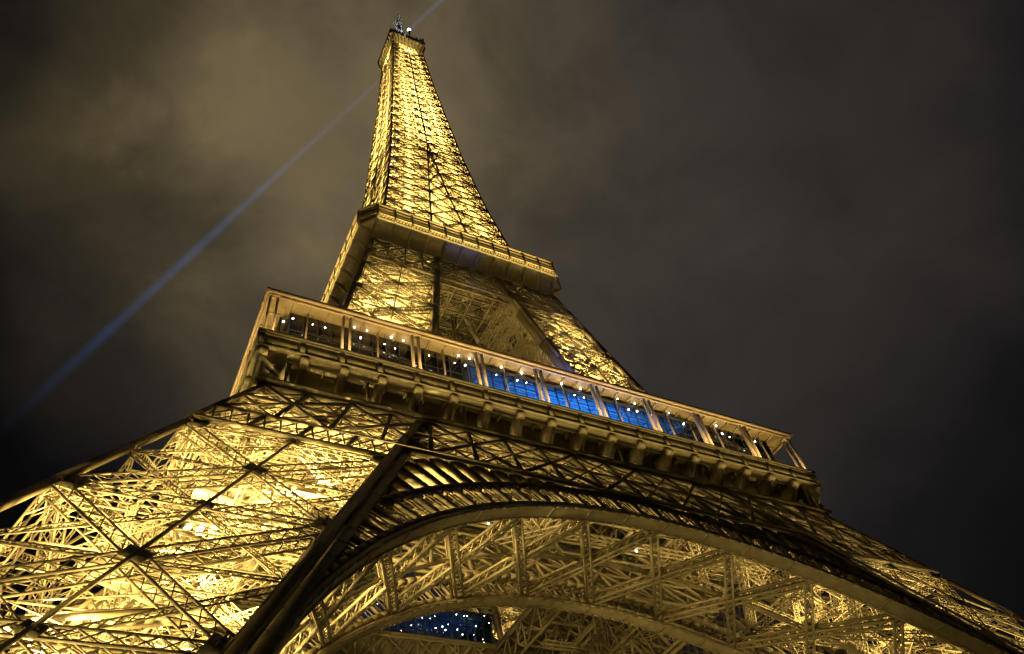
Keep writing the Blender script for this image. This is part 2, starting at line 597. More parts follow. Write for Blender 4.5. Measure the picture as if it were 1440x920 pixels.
BELT_Z = 43.6
TH0, TH1 = R(14), R(166)
def arch_rib(w, depth, soffit_depth, name, parent, sg=1):
    N = 96
    ths = [TH0+(TH1-TH0)*i/N for i in range(N+1)]
    m = MB()                                         # solid curved soffit plate
    rows = []
    for th in ths:
        rows.append([arc_pt(ARC_R, th, w, -.25*sg), arc_pt(ARC_R, th, w, soffit_depth*sg),
                     arc_pt(ARC_R+.3, th, w, soffit_depth*sg), arc_pt(ARC_R+.3, th, w, -.25*sg), arc_pt(ARC_R, th, w, -.25*sg)])
    m.strip(rows)
    for i in range(2, N, 4):                         # cover plates over the seams
        a, b = arc_pt(ARC_R-.03, ths[i], w, -.2*sg), arc_pt(ARC_R-.03, ths[i], w, (soffit_depth-.05)*sg)
        m.bar(a, b, .22, .05, unit(V3(a[0], 0, a[2])))
    for dy in (-.18, soffit_depth-.1):               # angle irons along both edges
        for i in range(N):
            m.bar(arc_pt(ARC_R-.05, ths[i], w, dy*sg), arc_pt(ARC_R-.05, ths[i+1], w, dy*sg), .14, .1, unit(V3(math.cos(ths[i]), 0, math.sin(ths[i]))))
    rib = m.link(name, PLATE, parent)
    m = MB()
    clear = lambda Rr, th: abs(Rr*math.cos(th)) < I(ARC_Z+Rr*math.sin(th))-.9
    for th0, th1 in zip(ths[:-1], ths[1:]):
        tm = (th0+th1)/2
        for Rr, s in ((ARC_O, .42), (ARC_R+.55, .36)):
            if clear(Rr, tm) or Rr < ARC_O:
                for dy in (0, depth*sg):
                    m.bar(arc_pt(Rr, th0, w, dy), arc_pt(Rr, th1, w, dy), s, s, NF)
        even = ths.index(th0) % 2 == 0
        for th, s in ((th0, .28 if even else .09), (th0+(th1-th0)*.6, .08)):
            top = ARC_O
            while top > ARC_R+.8 and not clear(top, th):
                top -= .1
            m.bar(arc_pt(ARC_R+.5, th, w, 0), arc_pt(top, th, w, 0), s, s, NF)
        if clear(ARC_O, th0) and clear(ARC_O, th1):
            m.bar(arc_pt(ARC_O-.1, th0, w, 0), arc_pt(ARC_O-.75, tm, w, 0), .16, .2, NF)
            m.bar(arc_pt(ARC_O-.1, th1, w, 0), arc_pt(ARC_O-.75, tm, w, 0), .16, .2, NF)
            m.bar(arc_pt(ARC_O, th0, w, 0), arc_pt(ARC_O, th0, w, depth*sg), .2, .2)
    m.link('lattice_ring', IRON, rib)
    return rib, ths

arch, ths = arch_rib(H, 1.5, 1.45, 'arch', tower)
dth = R(2.35)
for side in (1, -1):                                 # arcades of round-headed openings in the spandrels
    m = MB()
    t = R(90.6)
    while t < R(150):
        tm = t+dth/2
        rb = ARC_O                                   # radius where the belt or the leg's edge stops the cell
        while rb < 54:
            x, z = rb*math.cos(tm), ARC_Z+rb*math.sin(tm)
            if z > BELT_Z-.1 or -x > I(z)-1.2:
                break
            rb += .05
        rb = min(rb, 46.6)
        if rb-ARC_O > 1.2:
            a, b = (t, t+dth) if side == 1 else (math.pi-t-dth, math.pi-t)
            slot_cell(m, ARC_O+.15, rb, a, b, H, 1.2, .13)
        t += dth
    m.link('spandrel_arcade', PLATE, arch)
# inner rib in the plane of the legs' inner faces, and the bracing of the vault between
rib2, _ = arch_rib(I, 1.2, 1.3, 'inner_arch', tower, -1)
m = MB()
nodes = [R(a) for a in (29, 40.5, 52, 63.5, 75, 86.5, 98, 109.5, 121, 132.5, 144, 155.5)]
mids = []
for a, b in zip(nodes[:-1], nodes[1:]):
    p0, p1 = arc_pt(ARC_R+1.2, a, H, 1.7), arc_pt(ARC_R+1.2, b, H, 1.7)
    q0, q1 = arc_pt(ARC_R+1.2, a, I, -1.4), arc_pt(ARC_R+1.2, b, I, -1.4)
    n = unit(V3(math.cos((a+b)/2), 0, math.sin((a+b)/2)))
    for u, v in ((p0, q1), (p1, q0)):
        lat(m, u, v, n, .85, .7, .2, .1, 1.0)
    c = (p0+p1+q0+q1)/4
    plate(m, c-n*.1, n, p1-p0, 1.7, 1.7, .1)
    mids.append((c, n))
for (c0, n0), (c1, n1) in zip(mids[:-1], mids[1:]):
    lat(m, c0, c1, n0, .5, 0, .16, .09, .9)
vb = m.link('vault_bracing', IRON_WEB, rib2)
quarter(arch)
quarter(rib2)

# ------------------------------------------------------------------ belt girders
def belt(name, z0, z1, w, prouds, bay, fine, bars, parent, w_edge=H, legs_only=None, zlow=None):
    m = MB()
    f = lambda x, z: V3(x, -w(z)-prouds, z)
    zm = z0+(z1-z0)*.52
    xe0, xe1, xem = w_edge(z0), w_edge(z1), w_edge(zm)
    m.bar(f(-xe1, z1), f(xe1, z1), .42, .42, NF)
    m.bar(f(-xe0, z0), f(xe0, z0), .42, .4, NF)
    m.bar(f(-xem, zm), f(xem, zm), .28, .28, NF)
    nb = int(round(2*xe1/bay))
    for i in range(nb+1):
        u = -1+2*i/nb
        m.bar(f(u*xe0, z0), f(u*xe1, z1), bars, bars, NF)
        if i < nb:
            v = -1+2*(i+1)/nb
            for a0, a1, e0, e1, s in ((z0, zm, xe0, xem, .15), (zm, z1, xem, xe1, .15)):
                m.bar(f(u*e0, a0), f(v*e1, a1), s, s, NF)
                m.bar(f(v*e0, a0), f(u*e1, a1), s, s, NF)
        if i < nb-1 and i % 2 == 0:                  # heavy crosses over two bays
            v = -1+2*(i+2)/nb
            m.bar(f(u*xe0, z0)-V3(0, .12, 0), f(v*xe1, z1)-V3(0, .12, 0), bars*.95, .2, NF)
            m.bar(f(v*xe0, z0)-V3(0, .12, 0), f(u*xe1, z1)-V3(0, .12, 0), bars*.95, .2, NF)
    # fine diamond lattice behind the posts
    k = int((xe0*2+(z1-z0))/fine)
    ratio = xe1/xe0
    for i in range(-int((z1-z0)/fine), k+1):
        for sg in (1, -1):
            x0 = -xe0+i*fine
            p = V3(x0, 0, z0)
            x1 = x0+(z1-z0)
            lo, hi = 0.0, 1.0
            # clip to the girder's ends
            pts = []
            for s in np.linspace(0, 1, 9):
                z = z0+(z1-z0)*s
                x = (x0+(z1-z0)*s)*sg
                if abs(x) <= w_edge(z):
                    pts.append(f(x, z)+V3(0, .3, 0))
            if len(pts) > 1:
                m.bar(pts[0], pts[-1], .11, .07, NF)
    # second plane of the girder
    for z in (z0, zm, z1):
        e = w_edge(z)
        m.bar(f(-e, z)+V3(0, 1.1, 0), f(e, z)+V3(0, 1.1, 0), .3, .3)
    for i in range(nb*2):
        u, v = -1+i/nb, -1+(i+1)/nb
        a, b = (z0, z1) if i % 2 else (z1, z0)
        m.bar(f(u*w_edge(a), a)+V3(0, 1.1, 0), f(v*w_edge(b), b)+V3(0, 1.1, 0), .14, .12, NF)
    return m.link(name, IRON, parent)

bl = belt('belt_girder', BELT_Z, 51.2, H, .35, 4.1, 1.7, .34, tower)
for sg in (-1, 1):                                   # part of the belt that crosses the leg below the spandrel
    m = MB()
    z0, z1 = 40.8, BELT_Z
    f = lambda x, z: V3(x*sg, -H(z)-.35, z)
    m.bar(f(I(z0), z0), f(H(z0), z0), .36, .36, NF)
    for i in range(5):
        u, v = i/4, (i+1)/4
        L = lambda s, z: I(z)+(H(z)-I(z))*s
        m.bar(f(L(u, z0), z0), f(L(u, z1), z1), .3, .3, NF)
        if i < 4:
            for k in range(3):
                s0, s1 = u+(v-u)*k/3, u+(v-u)*(k+1)/3
                m.bar(f(L(s0, z0), z0), f(L(s1, z1), z1), .13, .1, NF)
                m.bar(f(L(s1, z0), z0), f(L(s0, z1), z1), .13, .1, NF)
    m.link('leg_belt', IRON, bl)
m = MB()                                             # ledge on the girder's top edge
e = H(51.4)
m.box((0, -e-.55, 51.55), (2*e+2.2, 1.1, .22))
m.link('ledge', PLATE, bl)
quarter(bl)
ib = belt('inner_belt', 43.6, 51.0, I, 0, 4.0, 1.9, .3, tower, w_edge=lambda z: I(z))
quarter(ib)

# ------------------------------------------------------------------ first platform
G1 = 35.6
VOID = 13.0
m = MB()
for x0, x1, y0, y1 in ((-G1+.4, G1-.4, -G1+.4, -VOID), (-G1+.4, G1-.4, VOID, G1-.4), (-G1+.4, -VOID, -VOID, VOID), (VOID, G1-.4, -VOID, VOID)):
    m.box(((x0+x1)/2, (y0+y1)/2, 57.25), (x1-x0, y1-y0, .3))
plat1 = m.link('first_platform', PLATE, tower)
m = MB()                                             # deep lattice beams under the deck
gl = [-32, -24, -19.5, -13.2, -6.6, 0, 6.6, 13.2, 19.5, 24, 32]
for a in gl:
    segs = [(-33, 33)] if abs(a) > 12.9 else [(-33, -13.2), (13.2, 33)]
    for s0, s1 in segs:
        for ax in (0, 1):
            mk = lambda u, z: V3(u, a, z) if ax == 0 else V3(a, u, z)
            n = (0, 1, 0) if ax == 0 else (1, 0, 0)
            k = max(2, int((s1-s0)/4.4))
            zb = 52.5 if abs(a) > 12.9 else 54
            m.bar(mk(s0, zb), mk(s1, zb), .35, .3)
            m.bar(mk(s0, 56.8), mk(s1, 56.8), .35, .3)
            for i in range(k):
                u, v = s0+(s1-s0)*i/k, s0+(s1-s0)*(i+1)/k
                m.bar(mk(u, zb), mk(v, 56.8), .2, .14, n)
                m.bar(mk(v, zb), mk(u, 56.8), .2, .14, n)
                m.bar(mk(u, zb), mk(u, 56.8), .22, .2, n)
for x in np.arange(-33, 33.1, 2.2):                  # close floor joists
    for s0, s1 in ([(-33, 33)] if abs(x) > 13 else [(-33, -13), (13, 33)]):
        m.bar((x, s0, 56.75), (x, s1, 56.75), .14, .5)
m.link('floor_beams', IRON_WEB, plat1)
m = MB()                                             # horizontal wind bracing under the deck, between the inner belts
for sx in (-1, 0, 1):
    for sy in (-1, 0, 1):
        if sx == 0 and sy == 0:
            continue
        x0, x1 = (-13, 13) if sx == 0 else sorted((sx*13, sx*33))
        y0, y1 = (-13, 13) if sy == 0 else sorted((sy*13, sy*33))
        lat(m, (x0, y0, 51), (x1, y1, 51), (0, 0, 1), 1.1, .8, .2, .12, 1.2)
        lat(m, (x1, y0, 51), (x0, y1, 51), (0, 0, 1), 1.1, .8, .2, .12, 1.2)
        lat(m, ((x0+x1)/2, y0, 51), ((x0+x1)/2, y1, 51), (0, 0, 1), .9, .6, .18, .11, 1.2)
        lat(m, (x0, (y0+y1)/2, 51), (x1, (y0+y1)/2, 51), (0, 0, 1), .9, .6, .18, .11, 1.2)
m.link('wind_bracing', IRON_WEB, plat1)

# gallery front: frieze, brackets, posts, roof; the front side first, then copied round
def frieze():
    m = MB()
    y = -G1
    m.box((0, y+.2, 56.45), (2*G1, .3, 1.7))
    m.box((0, y+.1, 57.45), (2*G1+.5, .7, .24))
    m.box((0, y+.12, 57.17), (2*G1+.2, .5, .14))
    m.box((0, y+.12, 55.55), (2*G1+.2, .46, .2))
    for i in range(19):
        x = -G1+.2+i*(2*G1-.4)/18
        m.box((x, y-.02, 56.4), (.5, .2, 1.4))
        if i < 18:
            m.box((x+(2*G1-.4)/36, y+.02, 56.45), (2.9, .1, .95))
    return m
fr = frieze().link('frieze', PLATE, plat1)
m = MB()                                             # back wall and soffit behind the brackets
HB = H(53.5)
m.box((0, -HB+.95, 54.2), (2*HB-2.1, .2, 5.3))
m.box((0, -G1+.62, 55.45), (2*G1-.4, .75, .12))
m.box((0, -G1+1.0, 55.3), (2*G1-1.4, .14, .4))
m.link('cornice_wall', PLATE, fr)
quarter(fr)
bm = MB()
yi = HB-.3
sec = [V3(0, -yi, 55.34), V3(0, -G1+.12, 55.34)]
for k in range(10):                                  # S-shaped front edge, from the cornice down to the ledge
    a = k/9
    y = G1-.12-(G1-.12-HB-.45)*a+.28*math.sin(2*math.pi*a)
    sec.append(V3(0, -y, 55.2-3.5*a))
sec += [V3(0, -yi, 51.7)]
bm.sweep([p-V3(.3, 0, 0) for p in sec], (.6, 0, 0))
bm.tube((-.40, -G1+.3, 54.9), (.40, -G1+.3, 54.9), .46, n=10)
bm.tube((-.34, -HB-.75, 52.05), (.34, -HB-.75, 52.05), .36, n=10)
bm.box((0, -HB-.5, 53.5), (.62, .9, .25))
bracket_mesh = bm.mesh('bracket', IRON)
for k in range(4):
    for i in range(19):
        x = -G1+.6+i*(2*G1-1.2)/18
        o = bpy.data.objects.new('bracket', bracket_mesh)
        col.objects.link(o)
        o.parent = plat1
        o.rotation_euler.z = k*math.pi/2
        o.location = Matrix.Rotation(k*math.pi/2, 3, 'Z') @ Vector((x, 0, 0))

ROOF = 64.0
pm = MB()                                            # a gallery post: an upright frame of two flanges
for s in (-.38, .38):
    pm.box((s, 0, (57.6+ROOF)/2), (.2, .4, ROOF-57.6))
    pm.box((s, -.24, (57.6+ROOF)/2), (.09, .06, ROOF-57.8))
pm.box((0, 0, 57.85), (1.3, .6, .45))
pm.box((0, 0, ROOF-.2), (1.2, .6, .4))
post_mesh = pm.mesh('gallery_post', COPPER)
mm = MB()
mm.bar((0, 0, 57.6), (0, 0, ROOF), .16, .16, (0, 1, 0))
mull_mesh = mm.mesh('mullion', COPPER)
for k in range(4):
    rot = Matrix.Rotation(k*math.pi/2, 3, 'Z')
    for i in range(9):
        x = -G1+.75+i*(2*G1-1.5)/9
        for nm, me, dx, y in (('gallery_post', post_mesh, 0, -G1+.45), ('mullion', mull_mesh, (2*G1-1.5)/18, -G1+1.6)):
            o = bpy.data.objects.new(nm, me)
            col.objects.link(o)
            o.parent = plat1
            o.rotation_euler.z = k*math.pi/2
            o.location = rot @ Vector((x+dx, y, 0))
m = MB()
r0, r1 = G1+.05, G1-5.0
def trap(m, a0, a1, z, th):
    """one mitred side of a ring slab from half width a0 to a1"""
    m.sweep([V3(-a0, -a0, z), V3(a0, -a0, z), V3(a1, -a1, z), V3(-a1, -a1, z)], (0, 0, th))
trap(m, r0, r1, ROOF, .3)
for i in range(37):
    x = -G1+.8+i*(2*G1-1.6)/36
    y1 = -max(G1-4.8, abs(x)+.1)
    if y1 > -G1+.6:
        m.bar((x, -G1+.3, ROOF-.1), (x, y1, ROOF-.1), .1, .22)
rf = m.link('gallery_roof', CEIL, plat1)
m = MB()
m.box((0, -G1-.03, ROOF+.05), (2*G1+.3, .22, .5))
m.box((0, -G1+.25, ROOF-.32), (2*G1-.4, .16, .3))
m.link('roof_fascia', COPPER, rf)
quarter(rf)
gy = -G1+2.1
def glazing(x0, x1):                                 # dark glazed wall at the back of the gallery walk
    m = MB()
    m.box(((x0+x1)/2, gy, 60.8), (x1-x0, .12, 6.3))
    gw = m.link('glazed_wall', GLASS, plat1)
    m = MB()
    n = int((x1-x0)/1.5)
    for i in range(n+1):
        x = x0+.1+i*(x1-x0-.2)/n
        m.bar((x, gy-.09, 57.7), (x, gy-.09, 63.9), .09, .06, (0, 1, 0))
    for z in (59.0, 61.2, 63.0):
        m.bar((x0, gy-.1, z), (x1, gy-.1, z), .07, .06, (0, 1, 0))
    m.link('glazing_bars', DARK, gw)
    return gw
glazing(-G1+2.8, -13.0)
glazing(19.8, G1-2.8)
gw = glazing(-G1+2.8, G1-2.8)
gw.rotation_euler.z = math.pi/2
for k in (2, 3):
    copy_tree(gw, plat1).rotation_euler.z = k*math.pi/2
m = MB()
for z in (58.0, 58.4, 58.8):
    m.bar((-G1+.4, -G1+.8, z), (G1-.4, -G1+.8, z), .05, .05)
for i in range(73):
    x = -G1+.6+i*(2*G1-1.2)/72
    m.bar((x, -G1+.8, 57.6), (x, -G1+.8, 58.8), .04, .04, (0, 1, 0))
quarter(m.link('handrail', DARK, plat1))

# ------------------------------------------------------------------ second platform
G2 = 20.6
CH = 2.6                                             # cut corners
m = MB()
oc = [(-G2+CH, -G2), (G2-CH, -G2), (G2, -G2+CH), (G2, G2-CH), (G2-CH, G2), (-G2+CH, G2), (-G2, G2-CH), (-G2, -G2+CH)]
m.sweep([V3(x*.985, y*.985, 114.9) for x, y in oc], (0, 0, .4))
plat2 = m.link('second_platform', PLATE, tower)
C0 = H(111)+.15
def ring_pts(a, c, z):
    """front side and its left cut corner, at half width a"""
    return [V3(-a, -a+c, z), V3(-a+c, -a, z), V3(a-c, -a, z)]
m = MB()
rows = [ring_pts(G2, CH, 118.0), ring_pts(G2, CH, 116.2), ring_pts(G2+.15, CH, 116.1), ring_pts(G2+.15, CH, 115.8), ring_pts(G2-.05, CH, 115.7),
        ring_pts(G2-.05, CH, 113.9), ring_pts(G2+.1, CH, 113.8), ring_pts(G2+.1, CH, 113.5), ring_pts(G2-.2, CH, 113.4),
        ring_pts(G2-.9, CH*.9, 113.3), ring_pts(C0+1.0, CH*.6, 112.9), ring_pts(C0+.45, CH*.4, 111.8), ring_pts(C0+.2, CH*.3, 110.7)]
m.strip(rows)
m.strip([ring_pts(G2, CH, 118.0), ring_pts(G2-.3, CH, 118.0), ring_pts(G2-.3, CH, 115.2)])
cv = m.link('cove', PLATE, plat2)
m = MB()
for z, s in ((118.05, .4), (117.0, .14), (116.2, .14), (115.1, .3)):
    a, b, c = ring_pts(G2+.06, CH, z)
    m.bar(a, b, s, s)
    m.bar(b, c, s, s)
for i in range(0):
    x = -G2+CH+i*(2*G2-2*CH)/59
    m.bar((x, -G2-.05, 115.3), (x, -G2-.05, 117.0), .1, .08, (0, 1, 0))
m.link('parapet_rail', COPPER, cv)
m = MB()                                             # ribs dividing the cove into panels
ribx = [-G2+CH+i*(2*G2-2*CH)/11 for i in range(12)]
for x in ribx:
    pr = [(G2+.02-(G2-.1-C0)*math.sin(k/8*math.pi/2)**1.5, 113.5-2.8*(k/8)) for k in range(9)]
    outl = [V3(x-.17, -G2-.24, 117.9), V3(x-.17, -G2-.24, 113.6)]+[V3(x-.17, -y-.2, z) for y, z in pr]+[V3(x-.17, -C0+.2, 110.7), V3(x-.17, -G2+.1, 117.9)]
    m.sweep(outl, (.34, 0, 0))
for a, b in zip(ribx[:-1], ribx[1:]):                # small panels and dentils on the band between two ribs
    for k in range(5):
        x = a+(b-a)*(k+.75)/5.5
        m.box((x, -G2-.02, 114.8), (.26, .16, 1.3))
    m.box(((a+b)/2, -G2-.02, 117.0), (b-a-.8, .1, .9))
m.link('cove_rib', IRON, cv)
quarter(cv)
ub = belt('upper_belt', 102.0, 110.6, H, .15, 2.9, 1.3, .26, tower)
quarter(ub)
m = MB()                                             # beams under the second platform
for a in np.linspace(-16, 16, 9):
    for ax in (0, 1):
        mk = (lambda u, z: V3(u, a, z)) if ax == 0 else (lambda u, z: V3(a, u, z))
        n = (0, 1, 0) if ax == 0 else (1, 0, 0)
        m.bar(mk(-16.5, 110.5), mk(16.5, 110.5), .3, .3)
        m.bar(mk(-16.5, 114.6), mk(16.5, 114.6), .3, .3)
        for i in range(8):
            u, v = -16.5+i*33/8, -16.5+(i+1)*33/8
            m.bar(mk(u, 110.5), mk(v, 114.6), .18, .14, n)
            m.bar(mk(v, 110.5), mk(u, 114.6), .18, .14, n)
m.link('floor_beams', IRON_WEB, plat2)
m = MB()                                             # lift and stair tower in the middle, from first to second platform
for sx in (-1, 1):
    for sy in (-1, 1):
        lat(m, (sx*3.5, sy*3.5, 57.6), (sx*3.5, sy*3.5, 114), (0, 1, 0), 1.0, 1.0, .2, .12, 1.4)
for z in np.arange(62, 114, 5.2):
    for s in (-1, 1):
        lat(m, (-3.5, s*3.5, z), (3.5, s*3.5, z), (0, 1, 0), .8, 0, .16, .1)
        lat(m, (s*3.5, -3.5, z), (s*3.5, 3.5, z), (1, 0, 0), .8, 0, .16, .1)
        m.bar((-3.5, s*3.5, z), (3.5, s*3.5, z+5.2), .18, .14, (0, 1, 0))
        m.bar((s*3.5, 3.5, z), (s*3.5, -3.5, z+5.2), .18, .14, (1, 0, 0))
m.link('lift_shaft', IRON_WEB, tower)

# ------------------------------------------------------------------ spire above the second platform
LV3 = [115.3, 122, 128.5, 135, 141.5, 148, 154.5, 161, 167.5, 174, 180]
LV4 = [180, 186, 192, 198, 204, 210, 216, 222, 228, 234, 239.5, 245, 250, 255, 260, 264.5, 269, 273]
m = MB()
for z in LV3+LV4[1:]:                                # horizontal frames
    h = H(z)
    cs = [V3(-h, -h, z), V3(h, -h, z), V3(h, h, z), V3(-h, h, z)]
    for k in range(4):
        a, b = cs[k], cs[(k+1) % 4]
        m.bar(a, b, .3, .35)
        lat(m, (a+cs[k-1])/2, (a+b)/2, (0, 0, 1), .7, 0, .16, .1)
    lat(m, cs[0], cs[2], (0, 0, 1), .7, 0, .16, .1)
    lat(m, cs[1], cs[3], (0, 0, 1), .7, 0, .16, .1)
spire = m.link('spire', IRON_WEB, tower)
m = MB()
fine3 = LV3+LV4[1:]+[276]
corner(m, lambda z: V3(-H(z), -H(z), z), fine3, .4, (0, -1, 0))
cg = m.link('corner_girder', IRON, spire)
for k in (1, 2, 3):
    c = cg.copy()
    col.objects.link(c)
    c.parent = spire
    c.rotation_euler.z = k*math.pi/2
m = MB()
for sg in (-1, 1):
    face_panels(m, lambda z: V3(-sg*H(z), -H(z), z), lambda z: V3(-sg*I(z), -H(z), z), V3(0, -1, .1), LV3, .95, .5, .17, .12, sub=True, vert=False, plates=False, step=.9)
    corner(m, lambda z: V3(-sg*I(z), -H(z)-.05, z), LV3, .4, (0, -1, 0))
    face_panels(m, lambda z: V3(-sg*H(z), -H(z), z), lambda z: V3(0, -H(z), z), V3(0, -1, .1), LV4, .8, .45, .17, .12, sub=True, vert=False, plates=False, step=.8)
for z0, z1 in zip(LV3[:-2], LV3[1:-1]):              # bracing in the gap between the two legs of a face
    a0, b0, a1, b1 = V3(-I(z0), -H(z0), z0), V3(I(z0), -H(z0), z0), V3(-I(z1), -H(z1), z1), V3(I(z1), -H(z1), z1)
    for u, v in ((a0, b1), (b0, a1), (a0, b0)):
        lat(m, u, v, (0, -1, .1), .6, .3, .15, .1, .8)
corner(m, lambda z: V3(0, -H(z)-.05, z), LV4+[276], .4, (0, -1, 0))
fl = m.link('face_lattice', IRON_WEB, spire)
m = MB()
for sg in (-1, 1):                                   # inner faces of the four legs in the lower spire
    face_panels(m, lambda z: V3(-sg*H(z), -I(z), z), lambda z: V3(-sg*I(z), -I(z), z), V3(0, -1, .1), LV3, .9, .4, .16, .11, sub=True, vert=False, plates=False, step=.9)
il = m.link('inner_lattice', IRON_WEB, spire)
for src in (fl, il):
    for k in (1, 2, 3):
        c = src.copy()
        col.objects.link(c)
        c.parent = spire
        c.rotation_euler.z = k*math.pi/2
m = MB()                                             # lift guides and spiral stair in the core
for sx in (-1, 1):
    for sy in (-1, 1):
        m.bar((sx*1.7, sy*1.7, 115), (sx*1.7, sy*1.7, 275), .35, .35)
for i, z in enumerate(np.arange(117, 274, 2.0)):
    s = 1 if i % 2 else -1
    for sy in (-1, 1):
        m.bar((-1.7*s, sy*1.7, z), (1.7*s, sy*1.7, z+2), .22, .14, (0, 1, 0))
        m.bar((sy*1.7, -1.7*s, z), (sy*1.7, 1.7*s, z+2), .22, .14, (1, 0, 0))
    m.box((s*2.6, 0, z), (1.0, 3.4, .1))
m.link('lift_guides', IRON_WEB, spire)

# ------------------------------------------------------------------ summit platform, cabin and mast
G3 = 7.0
m = MB()
rows = []
def sq(a, z, c=.9):
    return [V3(-a+c, -a, z), V3(a-c, -a, z), V3(a, -a+c, z), V3(a, a-c, z), V3(a-c, a, z), V3(-a+c, a, z), V3(-a, a-c, z), V3(-a, -a+c, z), V3(-a+c, -a, z)]
for a, z in ((H(269)+.1, 269), (5.9, 270.6), (6.5, 272.2), (6.9, 274.2), (G3+.1, 274.4), (G3+.1, 276.2), (G3, 276.3), (G3, 277.6), (G3-.25, 277.6), (G3-.25, 276.2), (3, 276.2)):
    rows.append(sq(a, z, .9 if a > 6 else .5))
m.strip(rows)
top = m.link('summit_platform', PLATE, tower)
m = MB()
for k in range(4):
    rot = np.array(Matrix.Rotation(k*math.pi/2, 3, 'Z'))
    for i in range(9):
        x = -5.6+i*1.4
        pr = [(H(270)+.1, 269.6), (5.9, 270.8), (6.5, 272.3), (6.95, 274.2)]
        for (y0, z0), (y1, z1) in zip(pr[:-1], pr[1:]):
            m.bar(rot@V3(x*y0/7, -y0-.05, z0), rot@V3(x*y1/7, -y1-.05, z1), .22, .2, rot@V3(0, 1, 0))
    for z in (277.9, 278.6, 279.3):
        m.bar(rot@V3(-G3+.2, -G3+.2, z), rot@V3(G3-.2, -G3+.2, z), .1, .1)
    for i in range(15):
        x = -G3+.2+i*(2*G3-.4)/14
        m.bar(rot@V3(x, -G3+.2, 277.4), rot@V3(x, -G3+.2, 280.2), .12, .12, rot@V3(0, 1, 0))
m.link('railing', DARK, top)
m = MB()
m.strip([sq(4.6, 276.2, 1.0), sq(4.6, 281.5, 1.0), sq(5.2, 281.6, 1.0), sq(5.2, 282.1, 1.0), sq(3.6, 283.0, 1.0), sq(3.4, 287, 1.0), sq(4.0, 287.1, 1.0), sq(4.0, 287.6, 1.0), sq(2.2, 289, .8), sq(1.9, 296, .7), sq(.6, 299, .3)])
m.link('cabin', DARK, top)
m = MB()
for x, y, h in ((6.4, -6.4, 5.5), (5.2, -6.6, 3.2), (6.6, -4.0, 4.0), (3.6, -6.6, 2.6), (-6.3, -5.6, 3.0), (-6.3, 2.5, 4.0)):
    m.bar((x, y, 277), (x, y, 277+h+2), .3, .3, (0, 1, 0))
    m.box((x, y, 277+h), (.6, .6, 1.6))
m.link('aerial', DARK, top)
m = MB()
m.tube((0, 0, 298), (0, 0, 311), 1.0, .75)
m.tube((0, 0, 311), (0, 0, 320), .6, .4)
m.tube((0, 0, 320), (0, 0, 326), .2, .1)
for z in np.arange(302, 320, 2.4):
    for a in range(4):
        c, s = math.cos(a*math.pi/2+.4), math.sin(a*math.pi/2+.4)
        m.bar((c*.6, s*.6, z), (c*1.5, s*1.5, z), .16, .16)
        m.box((c*1.5, s*1.5, z), (.4, .4, 1.7))
for a in range(3):
    c, s = math.cos(a*2.1+.3), math.sin(a*2.1+.3)
    m.bar((c*.4, s*.4, 317), (c*2.2, s*2.2, 319), .2, .2)
    m.box((c*2.2, s*2.2, 319), (.6, .6, 1.3))
m.link('antenna_mast', WHITE, top)
BEAC = [V3(.5, -7.3, 284.6), V3(1.4, 5.6, 284.6)]
for b in BEAC:
    m = MB()
    m.box(b-V3(0, 0, 4.2), (.5, .5, 6.6))
    m.tube(b-V3(0, 0, 1.3), b-V3(0, 0, .95), .5, .5)
    bo = m.link('beacon', DARK, top)
    m = MB()
    m.ball(b, .62, 10, 6)
    m.link('beacon_lens', BEACON, bo)

# ------------------------------------------------------------------ pavilions on the first platform
def pavilion(x0, x1, y0, y1, label, glass, wall_mat):
    e = empty('pavilion', ((x0+x1)/2, (y0+y1)/2, 57.45))
    tag(e, label, 'pavilion')
    hx, hy = (x1-x0)/2, (y1-y0)/2
    m = MB()
    m.box((0, 0, 5.75), (2*hx+.6, 2*hy+.6, .3))
    m.link('roof', DARK, e)
    m = MB()
    for s in (-1, 1):
        m.box((s*(hx-.15), 0, 2.8), (.3, 2*hy-.4, 5.6))
    m.box((0, 0, .12), (2*hx, 2*hy, .2))
    m.link('wall', wall_mat, e)
    m = MB()
    m.box((0, 0, 2.8), (2*hx-.8, .2, 5.3))           # partition in the middle of the house
    for y in np.arange(-hy+.5, hy-.4, .75):
        m.bar((-hx+.4, y, 5.45), (hx-.4, y, 5.45), .14, .3)
    for x in np.arange(-hx+2, hx-1, 4.0):
        m.bar((x, -hy+.4, 5.2), (x, hy-.4, 5.2), .22, .22)
        m.bar((x, -hy*.55, .2), (x, -hy*.55, 5.4), .25, .25, (0, 1, 0))
    m.box((0, 0, 5.57), (2*hx-.7, 2*hy-.5, .05))     # ceiling boards
    m.link('interior', INNER, e)
    for s in (-1, 1):
        m = MB()
        m.box((0, s*(hy-.1), 2.9), (2*hx-.7, .03, 5.3))
        w = m.link('window', glass, e)
        m = MB()
        n = int(2*hx/1.45)
        for i in range(n+1):
            x = -hx+.35+i*(2*hx-.7)/n
            m.bar((x, s*(hy+.02), .2), (x, s*(hy+.02), 5.6), .1, .14, (0, 1, 0))
            if i < n and i % 3 == 0:
                xx = -hx+.35+(i+1)*(2*hx-.7)/n
                m.bar((x, s*(hy+.02), 3.3), (xx, s*(hy+.02), 5.5), .07, .08, (0, 1, 0))
        for z in (1.3, 3.4, 4.5):
            m.bar((-hx+.3, s*(hy+.02), z), (hx-.3, s*(hy+.02), z), .07, .1, (0, 1, 0))
        m.link('window_bars', DARK, w)
    return e

pavilion(-12.6, 19.4, -G1+1.9, -22.5, 'long glass pavilion glowing blue behind the middle of the front gallery', TINTED, DARK)
pavilion(-14, 14, 15.0, 26.0, 'glass pavilion glowing dim blue across the central void, seen through the arch', TINTED, DARK)

